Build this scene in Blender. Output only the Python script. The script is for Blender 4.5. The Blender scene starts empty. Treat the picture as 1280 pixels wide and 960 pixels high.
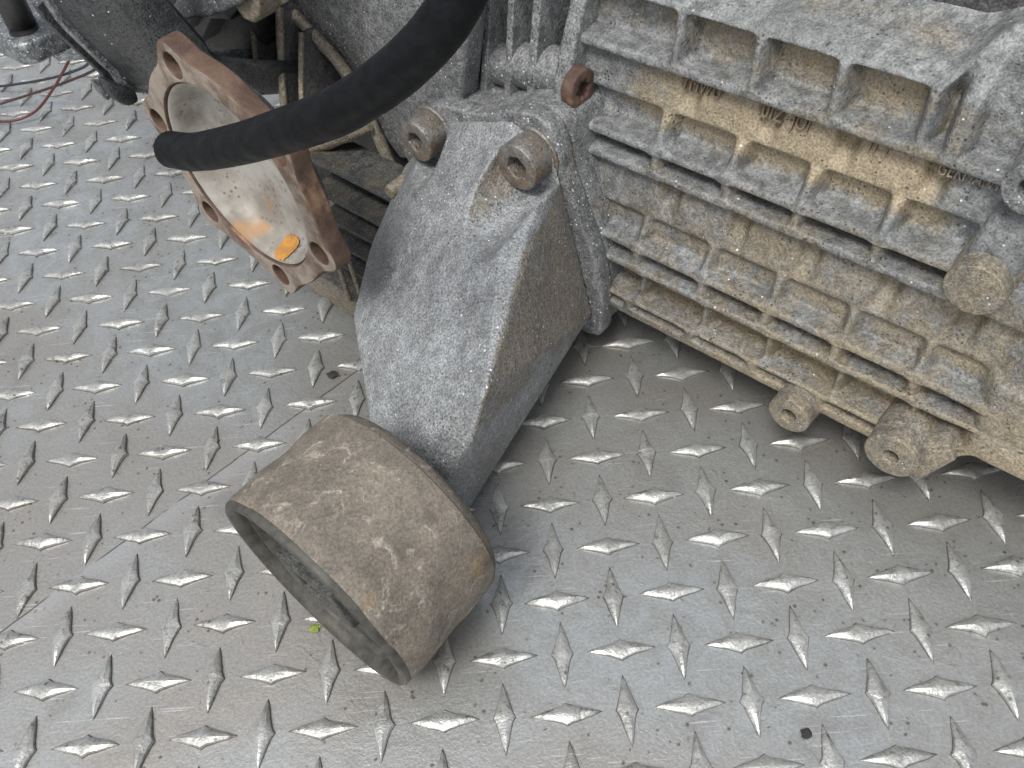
import bpy, bmesh, math, random
import numpy as np
from mathutils import Vector, Matrix, noise as mnoise
random.seed(7); rng = np.random.default_rng(7)
S = bpy.context.scene
COL = S.collection

# ------------------------------------------------------------------ camera
F_PX = 1079.5
RC = np.array([[0.99595595, -0.03811755, -0.08135601], [-0.08155288, -0.76349006, -0.64064972], [-0.03769451, 0.64469371, -0.76351106]])
PITCH = 0.022                                   # spacing of the tread pattern, metres
CAM = np.array([0.08543931, -4.92071505, 14.22957398]) * PITCH
cd = bpy.data.cameras.new('camera'); cam = bpy.data.objects.new('camera', cd); COL.objects.link(cam)
cd.sensor_fit = 'HORIZONTAL'; cd.sensor_width = 36.0; cd.lens = F_PX / 1280 * 36.0
cd.clip_start = 0.01; cd.clip_end = 100
mw = Matrix.Identity(4)
for i in range(3):
    mw[i][0] = RC[0][i]; mw[i][1] = -RC[1][i]; mw[i][2] = -RC[2][i]; mw[i][3] = CAM[i]
cam.matrix_world = mw
cd.dof.use_dof = False
S.camera = cam
S.render.resolution_x, S.render.resolution_y = 1024, 768

# ------------------------------------------------------------------ world + sun (bright overcast)
SUN_DIR = Vector((-0.28, -0.50, 1.0)).normalized()          # towards the sun
wd = bpy.data.worlds.new('World'); S.world = wd; wd.use_nodes = True
nt = wd.node_tree; nt.nodes.clear()
sky = nt.nodes.new('ShaderNodeTexSky'); sky.sky_type = 'NISHITA'; sky.sun_disc = False
sky.sun_elevation = math.asin(SUN_DIR.z); sky.sun_rotation = math.atan2(SUN_DIR.x, SUN_DIR.y)
sky.air_density = 1.0; sky.dust_density = 4.0; sky.ozone_density = 1.0
hs = nt.nodes.new('ShaderNodeHueSaturation'); hs.inputs['Saturation'].default_value = 0.32
bg = nt.nodes.new('ShaderNodeBackground'); bg.inputs['Strength'].default_value = 0.105
wo = nt.nodes.new('ShaderNodeOutputWorld')
nt.links.new(sky.outputs[0], hs.inputs['Color']); nt.links.new(hs.outputs[0], bg.inputs[0]); nt.links.new(bg.outputs[0], wo.inputs[0])
sd = bpy.data.lights.new('sun', 'SUN'); sd.energy = 1.5; sd.angle = math.radians(18); sd.color = (1, 0.975, 0.915)
sun = bpy.data.objects.new('sun', sd); COL.objects.link(sun)
sun.rotation_euler = SUN_DIR.to_track_quat('Z', 'Y').to_euler(); sun.location = (0, 0, 3)
S.view_settings.view_transform = 'Standard'; S.view_settings.look = 'None'
S.view_settings.exposure = 0.72; S.view_settings.gamma = 1.0; S.view_settings.use_curve_mapping = False

# ------------------------------------------------------------------ frames: gearbox axes a (along), o (out), z (up)
YAW = math.radians(42.5)
MA = np.array([[math.cos(YAW), -math.sin(YAW), 0], [-math.sin(YAW), -math.cos(YAW), 0], [0, 0, 1.0]])
CAML = MA @ CAM
def W(p): return np.asarray(p, float) @ MA            # local -> world
def hit(x, y, n, c):
    d = MA @ (RC.T @ np.array([(x - 640) / F_PX, (y - 480) / F_PX, 1.0]))
    t = (c - np.dot(n, CAML)) / np.dot(n, d); return CAML + d * t
def ato(x, y, o): return hit(x, y, (0, 1, 0), o)
def ata(x, y, a): return hit(x, y, (1, 0, 0), a)
def atz(x, y, z): return hit(x, y, (0, 0, 1), z)

# ------------------------------------------------------------------ material helpers
class NT:
    def __init__(s, name):
        s.m = bpy.data.materials.new(name); s.m.use_nodes = True; s.t = s.m.node_tree
        s.b = s.t.nodes['Principled BSDF']; s.c = s.t.nodes.new('ShaderNodeTexCoord').outputs['Object']
    def n(s, k, **kw):
        nd = s.t.nodes.new(k)
        for a, v in kw.items(): setattr(nd, a, v)
        return nd
    def put(s, sock, v):
        if isinstance(v, bpy.types.NodeSocket): s.t.links.new(v, sock)
        else:
            if isinstance(v, (tuple, list)) and len(v) == 3 and len(sock.default_value) == 4: v = (*v, 1)
            sock.default_value = v
    def noise(s, scale, detail=4, rough=0.55, dist=0.0, vec=None):
        nd = s.n('ShaderNodeTexNoise'); s.put(nd.inputs['Vector'], vec or s.c)
        nd.inputs['Scale'].default_value = scale; nd.inputs['Detail'].default_value = detail
        nd.inputs['Roughness'].default_value = rough; nd.inputs['Distortion'].default_value = dist
        return nd.outputs['Fac']
    def voro(s, scale, vec=None):
        nd = s.n('ShaderNodeTexVoronoi'); s.put(nd.inputs['Vector'], vec or s.c); nd.inputs['Scale'].default_value = scale
        return nd.outputs['Distance'], nd.outputs['Color']
    def ramp(s, v, lo, hi, a=0.0, b=1.0):
        nd = s.n('ShaderNodeMapRange'); nd.interpolation_type = 'SMOOTHSTEP'; s.put(nd.inputs[0], v)
        for i, q in enumerate((lo, hi, a, b)): nd.inputs[i + 1].default_value = q
        return nd.outputs[0]
    def math(s, op, a, b=0.0):
        nd = s.n('ShaderNodeMath', operation=op); s.put(nd.inputs[0], a); s.put(nd.inputs[1], b); return nd.outputs[0]
    def mix(s, f, a, b, mode='MIX'):
        nd = s.n('ShaderNodeMix', data_type='RGBA', blend_type=mode)
        s.put(nd.inputs[0], f); s.put(nd.inputs[6], a); s.put(nd.inputs[7], b); return nd.outputs[2]
    def attr(s, name): nd = s.n('ShaderNodeAttribute', attribute_name=name); return nd.outputs['Fac']
    def bump(s, h, dist, strength=1.0, normal=None):
        nd = s.n('ShaderNodeBump'); s.put(nd.inputs['Height'], h); nd.inputs['Distance'].default_value = dist
        nd.inputs['Strength'].default_value = strength
        if normal: s.t.links.new(normal, nd.inputs['Normal'])
        return nd.outputs[0]
    def done(s, col, rough, metal=0.0, normal=None, spec=None):
        s.put(s.b.inputs['Base Color'], col); s.put(s.b.inputs['Roughness'], rough); s.put(s.b.inputs['Metallic'], metal)
        if normal: s.t.links.new(normal, s.b.inputs['Normal'])
        if spec is not None: s.put(s.b.inputs['Specular IOR Level'], spec)
        return s.m

def cast(name, light, dark, dust, dust_lo, dust_hi, use_attr=False, dots=0.0, grain=1.0, metal=0.25, rough=0.62, stain=None):
    """oxidised cast aluminium: mottled grey, dust patches, pits and pale salt specks"""
    t = NT(name)
    big = t.noise(38, 4, 0.62, 0.4); mid = t.noise(210, 3, 0.68); fine = t.noise(1150, 1, 0.7)
    c = t.mix(t.ramp(mid, 0.32, 0.68), dark, light)
    c = t.mix(t.ramp(big, 0.35, 0.7, 0, 0.7), c, tuple(0.48 * v for v in light))
    d = t.ramp(t.noise(55, 6, 0.68, 0.6), dust_lo, dust_hi)
    if use_attr:
        av = t.attr('dust')
        d = t.ramp(t.math('ADD', t.math('MULTIPLY', t.math('SUBTRACT', t.noise(85, 6, 0.7, 0.5), 0.5), 1.5), av), 0.28, 0.85)
    c = t.mix(t.math('MULTIPLY', d, 0.92), c, t.mix(t.ramp(t.noise(420, 2, 0.7), 0.3, 0.7), tuple(0.6 * v for v in dust), dust) if not use_attr else t.mix(t.ramp(t.attr('dust'), 0.55, 0.95), t.mix(t.ramp(t.noise(420, 2, 0.7), 0.3, 0.7), tuple(0.42 * v for v in (dust[0], dust[1] * 1.04, dust[2] * 1.12)), tuple(0.78 * v for v in (dust[0], dust[1] * 1.03, dust[2] * 1.1))), dust))
    if stain: c = t.mix(t.ramp(t.noise(24, 4, 0.6, 0.8), 0.6, 0.74, 0, 0.7), c, stain)
    # grain
    g = t.ramp(fine, 0.25, 0.75, 1 - 0.42 * grain, 1 + 0.42 * grain)
    gm = t.n('ShaderNodeCombineColor'); [t.t.links.new(g, gm.inputs[i]) for i in range(3)]
    c = t.mix(1.0, c, gm.outputs[0], 'MULTIPLY')
    # dark pits
    vd, vc = t.voro(520); pit = t.math('MULTIPLY', t.ramp(vd, 0.16, 0.30, 1, 0), t.ramp(t.noise(130, 3), 0.5, 0.62))
    c = t.mix(t.math('MULTIPLY', pit, 0.7), c, tuple(0.25 * v for v in dark))
    if dots > 0:
        for sc, thr in ((560, 0.24), (320, 0.17)):
            wd_, wc = t.voro(sc)
            sx = t.n('ShaderNodeSeparateColor'); t.t.links.new(wc, sx.inputs[0])
            keep = t.math('GREATER_THAN', sx.outputs[0], 1 - dots)
            area = t.ramp(t.noise(48, 3, 0.6), 0.42, 0.6)
            c = t.mix(t.math('MULTIPLY', t.math('MULTIPLY', t.ramp(wd_, thr * 0.7, thr, 1, 0), keep), area), c, (0.74, 0.76, 0.78))
    h = t.math('ADD', t.math('MULTIPLY', mid, 1.2), t.math('ADD', t.math('MULTIPLY', fine, 0.45), t.math('MULTIPLY', pit, -0.6)))
    return t.done(c, t.ramp(mid, 0.3, 0.7, rough - 0.1, rough + 0.12), metal, t.bump(h, 0.0011, 0.55))

M = {}
M['case'] = cast('case_alloy', (0.265, 0.276, 0.278), (0.115, 0.12, 0.122), (0.305, 0.252, 0.17), .4, .6, use_attr=True, dots=0.035, grain=0.7)
M['grey'] = cast('flange_alloy', (0.25, 0.257, 0.262), (0.125, 0.13, 0.134), (0.25, 0.215, 0.16), .55, .75, dots=0.30)
M['dusty'] = cast('dusty_alloy', (0.25, 0.243, 0.222), (0.13, 0.124, 0.11), (0.295, 0.253, 0.188), .32, .58, dots=0.02, grain=.8)
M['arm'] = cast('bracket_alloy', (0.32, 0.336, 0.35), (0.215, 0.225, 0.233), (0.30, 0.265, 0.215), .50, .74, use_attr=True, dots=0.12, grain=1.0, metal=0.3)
M['shaded'] = cast('shaded_alloy', (0.085, 0.085, 0.085), (0.035, 0.035, 0.036), (0.13, 0.105, 0.07), .5, .75)  # dark copy of the alloy, the shade of the recesses put into its colour
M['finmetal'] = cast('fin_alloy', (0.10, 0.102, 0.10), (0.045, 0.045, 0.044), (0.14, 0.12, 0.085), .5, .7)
M['boltsteel'] = cast('bolt_steel', (0.26, 0.25, 0.235), (0.15, 0.142, 0.13), (0.26, 0.19, 0.13), .45, .65, grain=.6, metal=0.45, rough=0.5, stain=(0.20, 0.125, 0.08))
M['bell'] = cast('bell_alloy', (0.075, 0.08, 0.085), (0.04, 0.043, 0.046), (0.12, 0.12, 0.115), .55, .8, dots=0.06, metal=0.35, rough=0.42)

def rust():
    t = NT('rusty_steel')
    c = t.mix(t.ramp(t.noise(70, 6, 0.7, 0.4), 0.35, 0.65), (0.062, 0.035, 0.026), (0.135, 0.084, 0.06))
    c = t.mix(t.ramp(t.noise(34, 4, 0.6), 0.58, 0.7, 0, .8), c, (0.33, 0.20, 0.12))
    c = t.mix(t.ramp(t.noise(600, 4, 0.7), 0.5, 0.75, 0, .6), c, (0.06, 0.035, 0.03))
    return t.done(c, 0.72, 0.1, t.bump(t.noise(450, 5, 0.7), 0.0008, 0.5))
M['rust'] = rust()
def flange_face():
    t = NT('worn_flange_steel')
    c = t.mix(t.ramp(t.noise(60, 5, 0.65), 0.38, 0.62), (0.31, 0.265, 0.222), (0.13, 0.085, 0.06))
    c = t.mix(t.ramp(t.noise(500, 4, 0.7), 0.55, 0.75, 0, .6), c, (0.10, 0.06, 0.045))
    return t.done(c, 0.55, 0.3, t.bump(t.noise(500, 4, 0.7), 0.0005, 0.5))
M['face'] = flange_face()
def cup():
    t = NT('speckled_cup_steel')
    c = t.mix(t.ramp(t.noise(45, 4, 0.6), 0.35, 0.65), (0.36, 0.35, 0.325), (0.22, 0.20, 0.175))
    vd, vc = t.voro(380); k = t.math('MULTIPLY', t.ramp(vd, 0.18, 0.34, 1, 0), t.ramp(t.noise(75, 3), 0.45, 0.58))
    c = t.mix(t.math('MULTIPLY', k, .85), c, (0.13, 0.085, 0.06))
    c = t.mix(t.ramp(t.noise(30, 3), 0.63, 0.72, 0, .8), c, (0.34, 0.20, 0.10))
    return t.done(c, t.ramp(t.noise(90), 0.3, 0.7, 0.58, 0.78), 0.2, t.bump(t.noise(500, 4), 0.0004, 0.4))
M['cup'] = cup()
def simple(name, a, b, scale, rough, metal=0.0, bumpd=0.0004, spec=None):
    t = NT(name)
    c = t.mix(t.ramp(t.noise(scale, 5, 0.65), 0.33, 0.67), a, b)
    return t.done(c, t.ramp(t.noise(scale * 0.6, 4), 0.3, 0.7, rough - 0.08, rough + 0.08), metal, t.bump(t.noise(scale * 3, 4, 0.7), bumpd, 0.5), spec)
M['hose'] = simple('black_rubber', (0.0035, 0.004, 0.005), (0.007, 0.0078, 0.0095), 260, 0.5, spec=.12)
M['plastic'] = simple('black_plastic', (0.010, 0.010, 0.011), (0.028, 0.028, 0.03), 120, 0.42)
M['wire'] = simple('spring_steel', (0.55, 0.53, 0.48), (0.36, 0.34, 0.3), 300, 0.38, 0.6)
M['pale'] = simple('pale_alloy', (0.46, 0.43, 0.36), (0.25, 0.225, 0.17), 130, 0.6, 0.2, 0.0008)
M['orange'] = simple('orange_paint', (0.52, 0.24, 0.035), (0.34, 0.17, 0.05), 220, 0.5)
M['red'] = simple('red_insulation', (0.09, 0.012, 0.014), (0.06, 0.012, 0.012), 300, 0.45)
M['blue'] = simple('blue_insulation', (0.012, 0.018, 0.032), (0.01, 0.014, 0.022), 300, 0.45)
M['maroon'] = simple('brown_insulation', (0.045, 0.016, 0.014), (0.03, 0.013, 0.012), 300, 0.45)
M['leaf'] = simple('leaf_green', (0.20, 0.26, 0.04), (0.12, 0.17, 0.03), 500, 0.6)
M['chip'] = simple('black_grit', (0.015, 0.014, 0.013), (0.03, 0.028, 0.025), 500, 0.8)
def bush():
    t = NT('dusty_sleeve')
    c = t.mix(t.ramp(t.noise(60, 6, 0.7, 0.5), 0.34, 0.66), (0.13, 0.116, 0.098), (0.205, 0.178, 0.147))
    c = t.mix(t.ramp(t.noise(120, 4, 0.75, 1.0), 0.54, 0.70, 0, .75), c, (0.38, 0.34, 0.295))
    c = t.mix(t.ramp(t.noise(28, 4, 0.6), 0.56, 0.72, 0, .75), c, (0.075, 0.068, 0.062))
    c = t.mix(t.ramp(t.noise(36, 5, 0.6, .3), 0.60, 0.72, 0, .6), c, (0.26, 0.18, 0.09))
    f = t.ramp(t.noise(1000, 3, 0.7), 0.25, 0.75, 0.68, 1.32); gm = t.n('ShaderNodeCombineColor'); [t.t.links.new(f, gm.inputs[i]) for i in range(3)]
    c = t.mix(1.0, c, gm.outputs[0], 'MULTIPLY')
    h = t.math('ADD', t.noise(180, 6, 0.7), t.math('MULTIPLY', t.noise(900, 3, .7), 0.4))
    return t.done(c, 0.78, 0.0, t.bump(h, 0.0012, 0.55), 0.3)
M['bush'] = bush()
M['rubber'] = simple('dusty_rubber', (0.028, 0.027, 0.023), (0.075, 0.071, 0.06), 150, 0.62, 0, 0.0006)

def tread(name, lug):
    t = NT(name)
    v = t.n('ShaderNodeNewGeometry').outputs['Position']
    big = t.noise(7, 2, 0.6, 0.3, v); mid = t.noise(75, 4, 0.75, 0.6, v); fine = t.noise(800, 2, 0.75, 0, v); patch = t.noise(32, 3, .6, 0.4, v)
    if lug: a, b, dirt = (0.51, 0.523, 0.51), (0.35, 0.356, 0.345), (0.24, 0.223, 0.20)
    else:   a, b, dirt = (0.50, 0.52, 0.52), (0.37, 0.38, 0.372), (0.38, 0.352, 0.318)
    c = t.mix(t.ramp(mid, 0.33, 0.67), a, b)
    c = t.mix(t.ramp(big, 0.40, 0.62, 0, 0.7 if not lug else .3), c, dirt)
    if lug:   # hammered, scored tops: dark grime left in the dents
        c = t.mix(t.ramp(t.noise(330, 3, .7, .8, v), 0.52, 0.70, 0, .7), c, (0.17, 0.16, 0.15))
        sz = t.n('ShaderNodeSeparateXYZ'); t.t.links.new(v, sz.inputs[0]); c = t.mix(t.math('MULTIPLY', t.ramp(t.math('ADD', sz.outputs[2], t.math('MULTIPLY', t.math('SUBTRACT', patch, .5), .0012)), 0.0002, 0.0010, 1, 0), .8), c, (0.085, 0.075, 0.068))  # darker towards the base: shadow outline of the lugs painted into the colour
    else:
        c = t.mix(t.ramp(patch, 0.55, 0.75, 0, .45), c, (0.27, 0.26, 0.25))
    for ang, sc, lo in ((0.55, 1.0, 0.685), (-0.35, 1.3, 0.69)):
        mp = t.n('ShaderNodeMapping'); t.t.links.new(v, mp.inputs[0]); mp.inputs['Rotation'].default_value = (0, 0, ang); mp.inputs['Scale'].default_value = (28 * sc, 850 * sc, 1)
        s_ = t.math('MULTIPLY', t.ramp(t.noise(1.0, 1, 0.5, 0, mp.outputs[0]), lo, lo + 0.05), t.ramp(patch, 0.44, 0.56))
        c = t.mix(t.math('MULTIPLY', s_, 0.6), c, (0.74, 0.74, 0.73))
    vd, vc = t.voro(260, v); sp = t.math('MULTIPLY', t.ramp(vd, 0.10, 0.26, 1, 0), t.ramp(mid, 0.51, 0.57))
    c = t.mix(t.math('MULTIPLY', sp, .7), c, (0.07, 0.062, 0.055))
    g = t.ramp(fine, 0.25, 0.75, 0.87, 1.13); gm = t.n('ShaderNodeCombineColor'); [t.t.links.new(g, gm.inputs[i]) for i in range(3)]
    c = t.mix(1.0, c, gm.outputs[0], 'MULTIPLY')
    if not lug:  # thin scored line with a polished band beside it: a drag mark across the sheet
        P0 = W(atz(69, 740, 0)); P1 = W(atz(440, 468, 0)); d = (P1 - P0) / np.linalg.norm(P1 - P0)
        sx = t.n('ShaderNodeSeparateXYZ'); t.t.links.new(v, sx.inputs[0])
        off = t.math('ADD', t.math('MULTIPLY', t.math('SUBTRACT', sx.outputs[0], float(P0[0])), float(-d[1])), t.math('MULTIPLY', t.math('SUBTRACT', sx.outputs[1], float(P0[1])), float(d[0])))
        off = t.math('ADD', off, t.math('MULTIPLY', t.math('SUBTRACT', patch, .5), 0.0025))
        band = t.math('MULTIPLY', t.ramp(off, -0.013, -0.002), t.ramp(off, 0.0, 0.001, 1, 0))
        c = t.mix(t.math('MULTIPLY', band, 0.3), c, (0.58, 0.59, 0.60))
        ln = t.math('MULTIPLY', t.ramp(t.math('ABSOLUTE', off), 0.0002, 0.0006, 1, 0), t.ramp(patch, 0.36, 0.46))
        c = t.mix(t.math('MULTIPLY', ln, .85), c, (0.10, 0.095, 0.09))
    h = t.math('ADD', t.math('MULTIPLY', mid, 0.9), t.math('MULTIPLY', fine, 0.35))
    return t.done(c, t.ramp(mid, 0.3, 0.7, 0.36 if lug else 0.30, 0.5 if lug else 0.44), 0.6 if lug else 0.72, t.bump(h, 0.0011 if lug else 0.0006, 0.55))
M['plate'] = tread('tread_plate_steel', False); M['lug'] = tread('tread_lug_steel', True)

# ------------------------------------------------------------------ object helpers
def link(name, me, mat, parent=None, angle=35):
    if mat: me.materials.clear(); me.materials.append(M[mat])
    if angle is not None:
        me.polygons.foreach_set('use_smooth', [True] * len(me.polygons)); me.set_sharp_from_angle(angle=math.radians(angle))
    n = len(me.vertices); co = np.empty(n * 3); me.vertices.foreach_get('co', co); co = co.reshape(-1, 3)
    c = (co.min(0) + co.max(0)) / 2
    me.vertices.foreach_set('co', (co - c).ravel()); me.update()
    o = bpy.data.objects.new(name, me); COL.objects.link(o); o.location = c
    adopt(o, parent)
    return o
WORLD_LOC = {}
def adopt(o, parent):
    WORLD_LOC[o.name] = Vector(o.location)
    if parent is not None:
        o.parent = parent; o.location = Vector(o.location) - WORLD_LOC[parent.name]
def mesh(name, vl, faces):
    me = bpy.data.meshes.new(name); me.from_pydata([tuple(p) for p in W(np.array(vl, float))], [], [list(f) for f in faces]); me.update(); fixn(me); return me
def fixn(me):
    bm = bmesh.new(); bm.from_mesh(me); bmesh.ops.recalc_face_normals(bm, faces=bm.faces); bm.to_mesh(me); bm.free(); me.update()
def bake(me, mods):
    """apply modifiers [(type, {attrs})] to a mesh, return the new mesh"""
    o = bpy.data.objects.new('tmp', me); COL.objects.link(o)
    for k, kw in mods:
        m = o.modifiers.new(k, k)
        for a, v in kw.items(): setattr(m, a, v)
    dg = bpy.context.evaluated_depsgraph_get(); dg.update()
    r = bpy.data.meshes.new_from_object(o.evaluated_get(dg)); bpy.data.objects.remove(o); return r
def prism(name, pts, vec, mat, parent, bevel=0.0008, seg=2, rough=0.0):
    pts = np.array(pts, float); n = len(pts); v = np.vstack([pts, pts + np.array(vec)])
    f = [list(range(n)), list(range(2 * n - 1, n - 1, -1))] + [[i, (i + 1) % n, n + (i + 1) % n, n + i] for i in range(n)]
    me = mesh(name, v, f)
    if bevel: me = bake(me, [('BEVEL', dict(width=bevel, segments=seg, limit_method='ANGLE', angle_limit=math.radians(25)))])
    return link(name, me, mat, parent, 40)
def catmull(P, k=8):
    P = [np.array(p, float) for p in P]; P = [2 * P[0] - P[1]] + P + [2 * P[-1] - P[-2]]; out = []
    for i in range(1, len(P) - 2):
        for j in range(k):
            t = j / k; a, b, c, d = P[i - 1:i + 3]
            out.append(0.5 * (2 * b + (c - a) * t + (2 * a - 5 * b + 4 * c - d) * t * t + (3 * b - a - 3 * c + d) * t ** 3))
    out.append(P[-2]); return np.array(out)
def tube_mesh(name, path, rad, sides=16, flat=1.0, wob=0.0, cap=True):
    path = np.array(path, float); n = len(path); rad = np.broadcast_to(rad, (n,)).astype(float)
    T = np.gradient(path, axis=0); T /= np.linalg.norm(T, axis=1)[:, None]
    u = np.cross(T[0], (0.13, 0.27, 0.95)); u /= np.linalg.norm(u); V = []; 
    rings = []
    for i in range(n):
        u = u - T[i] * (u @ T[i]); u /= np.linalg.norm(u); w = np.cross(T[i], u)
        rings.append((path[i], u.copy(), w, rad[i]))
    if cap:
        p, u0, w0, r = rings[0]; rings = [(p, u0, w0, r * 0.55), (p + T[0] * r * 0.005, u0, w0, r * 0.95)] + [(p + T[0] * r * 0.06, u0, w0, r)] + rings[1:]
        p, u0, w0, r = rings[-1]; rings = rings[:-1] + [(p - T[-1] * r * 0.1, u0, w0, r), (p - T[-1] * r * 0.02, u0, w0, r * 0.9), (p, u0, w0, r * 0.55)]
    for k, (p, u0, w0, r) in enumerate(rings):
        for j in range(sides):
            t = 2 * math.pi * j / sides; q = r * (1 + wob * mnoise.noise(Vector((k * .5, math.cos(t) * 1.5, math.sin(t) * 1.5))))
            V.append(p + q * (math.cos(t) * u0 + flat * math.sin(t) * w0))
    R = len(rings); Fc = [[i * sides + j, i * sides + (j + 1) % sides, (i + 1) * sides + (j + 1) % sides, (i + 1) * sides + j] for i in range(R - 1) for j in range(sides)]
    Fc += [list(range(sides))[::-1], [(R - 1) * sides + j for j in range(sides)]]
    return mesh(name, V, Fc)
def tube(name, path, rad, mat, parent, sides=16, k=8, **kw):
    return link(name, tube_mesh(name, catmull(path, k), rad, sides, **kw), mat, parent, 50)
def lathe_mesh(name, c, prof, axis='o', sides=48, wob=0.0, caps=(1, 1)):
    """prof: list of (radius, along); axis o or a; open ends are closed with a centre point"""
    V = []; n = len(prof)
    for k, (r, h) in enumerate(prof):
        for j in range(sides):
            t = 2 * math.pi * j / sides; rr = r * (1 + wob * mnoise.noise(Vector((k * .35, 1.7 * math.cos(t), 1.7 * math.sin(t)))))
            x, y = rr * math.cos(t), rr * math.sin(t)
            V.append((c[0] + x, c[1] + h, c[2] + y) if axis == 'o' else ((c[0] + h, c[1] + x, c[2] + y) if axis == 'a' else (c[0] + x, c[1] + y, c[2] + h)))
    Fc = [[i * sides + j, i * sides + (j + 1) % sides, (i + 1) * sides + (j + 1) % sides, (i + 1) * sides + j] for i in range(n - 1) for j in range(sides)]
    if caps[0]: Fc.append(list(range(sides))[::-1])
    if caps[1]: Fc.append([(n - 1) * sides + j for j in range(sides)])
    return mesh(name, V, Fc)
def lathe(name, c, prof, mat, parent, axis='o', sides=48, wob=0.0, angle=40, caps=(1, 1)):
    return link(name, lathe_mesh(name, c, prof, axis, sides, wob, caps), mat, parent, angle)
def circ(r, n=32, c=(0, 0), ph=0.0): return [(c[0] + r * math.cos(2 * math.pi * i / n + ph), c[1] + r * math.sin(2 * math.pi * i / n + ph)) for i in range(n)]
def plate_mesh(name, loops, c, thick, bevel=0.0006, axis='o', bseg=2):
    """filled 2D loops (outer first, then holes), coordinates (a,z) for axis o or (o,z) for axis a; front face at c, body behind it"""
    cu = bpy.data.curves.new('tmp', 'CURVE'); cu.dimensions = '2D'; cu.fill_mode = 'BOTH'
    cu.extrude = thick / 2 - bevel; cu.bevel_depth = bevel; cu.bevel_resolution = bseg; cu.offset = -bevel
    for lp in loops:
        sp = cu.splines.new('POLY'); sp.points.add(len(lp) - 1); sp.use_cyclic_u = True
        for p, q in zip(sp.points, lp): p.co = (q[0], q[1], 0, 1)
    o = bpy.data.objects.new('tmp', cu); COL.objects.link(o); dg = bpy.context.evaluated_depsgraph_get(); dg.update()
    me = bpy.data.meshes.new_from_object(o.evaluated_get(dg)); bpy.data.objects.remove(o); bpy.data.curves.remove(cu)
    n = len(me.vertices); co = np.empty(n * 3); me.vertices.foreach_get('co', co); co = co.reshape(-1, 3)
    if axis == 'o': L = np.stack([c[0] + co[:, 0], c[1] - thick / 2 + co[:, 2], c[2] + co[:, 1]], 1)
    else: L = np.stack([c[0] - thick / 2 + co[:, 2], c[1] + co[:, 0], c[2] + co[:, 1]], 1)
    me.vertices.foreach_set('co', W(L).ravel())
    bm = bmesh.new(); bm.from_mesh(me); bmesh.ops.remove_doubles(bm, verts=bm.verts, dist=1e-6); bmesh.ops.recalc_face_normals(bm, faces=bm.faces); bm.to_mesh(me); bm.free(); me.update()
    me.name = name; return me
def plate(name, loops, c, thick, mat, parent, bevel=0.0006, axis='o', angle=35): return link(name, plate_mesh(name, loops, c, thick, bevel, axis), mat, parent, angle)
def join(name, mats_meshes):
    bm = bmesh.new()
    for m in mats_meshes: bm.from_mesh(m)
    me = bpy.data.meshes.new(name); bm.to_mesh(me); bm.free(); return me
def tag(o, label, cat, group=None):
    o['label'] = label; o['category'] = cat
    if group: o['group'] = group
    return o

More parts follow.
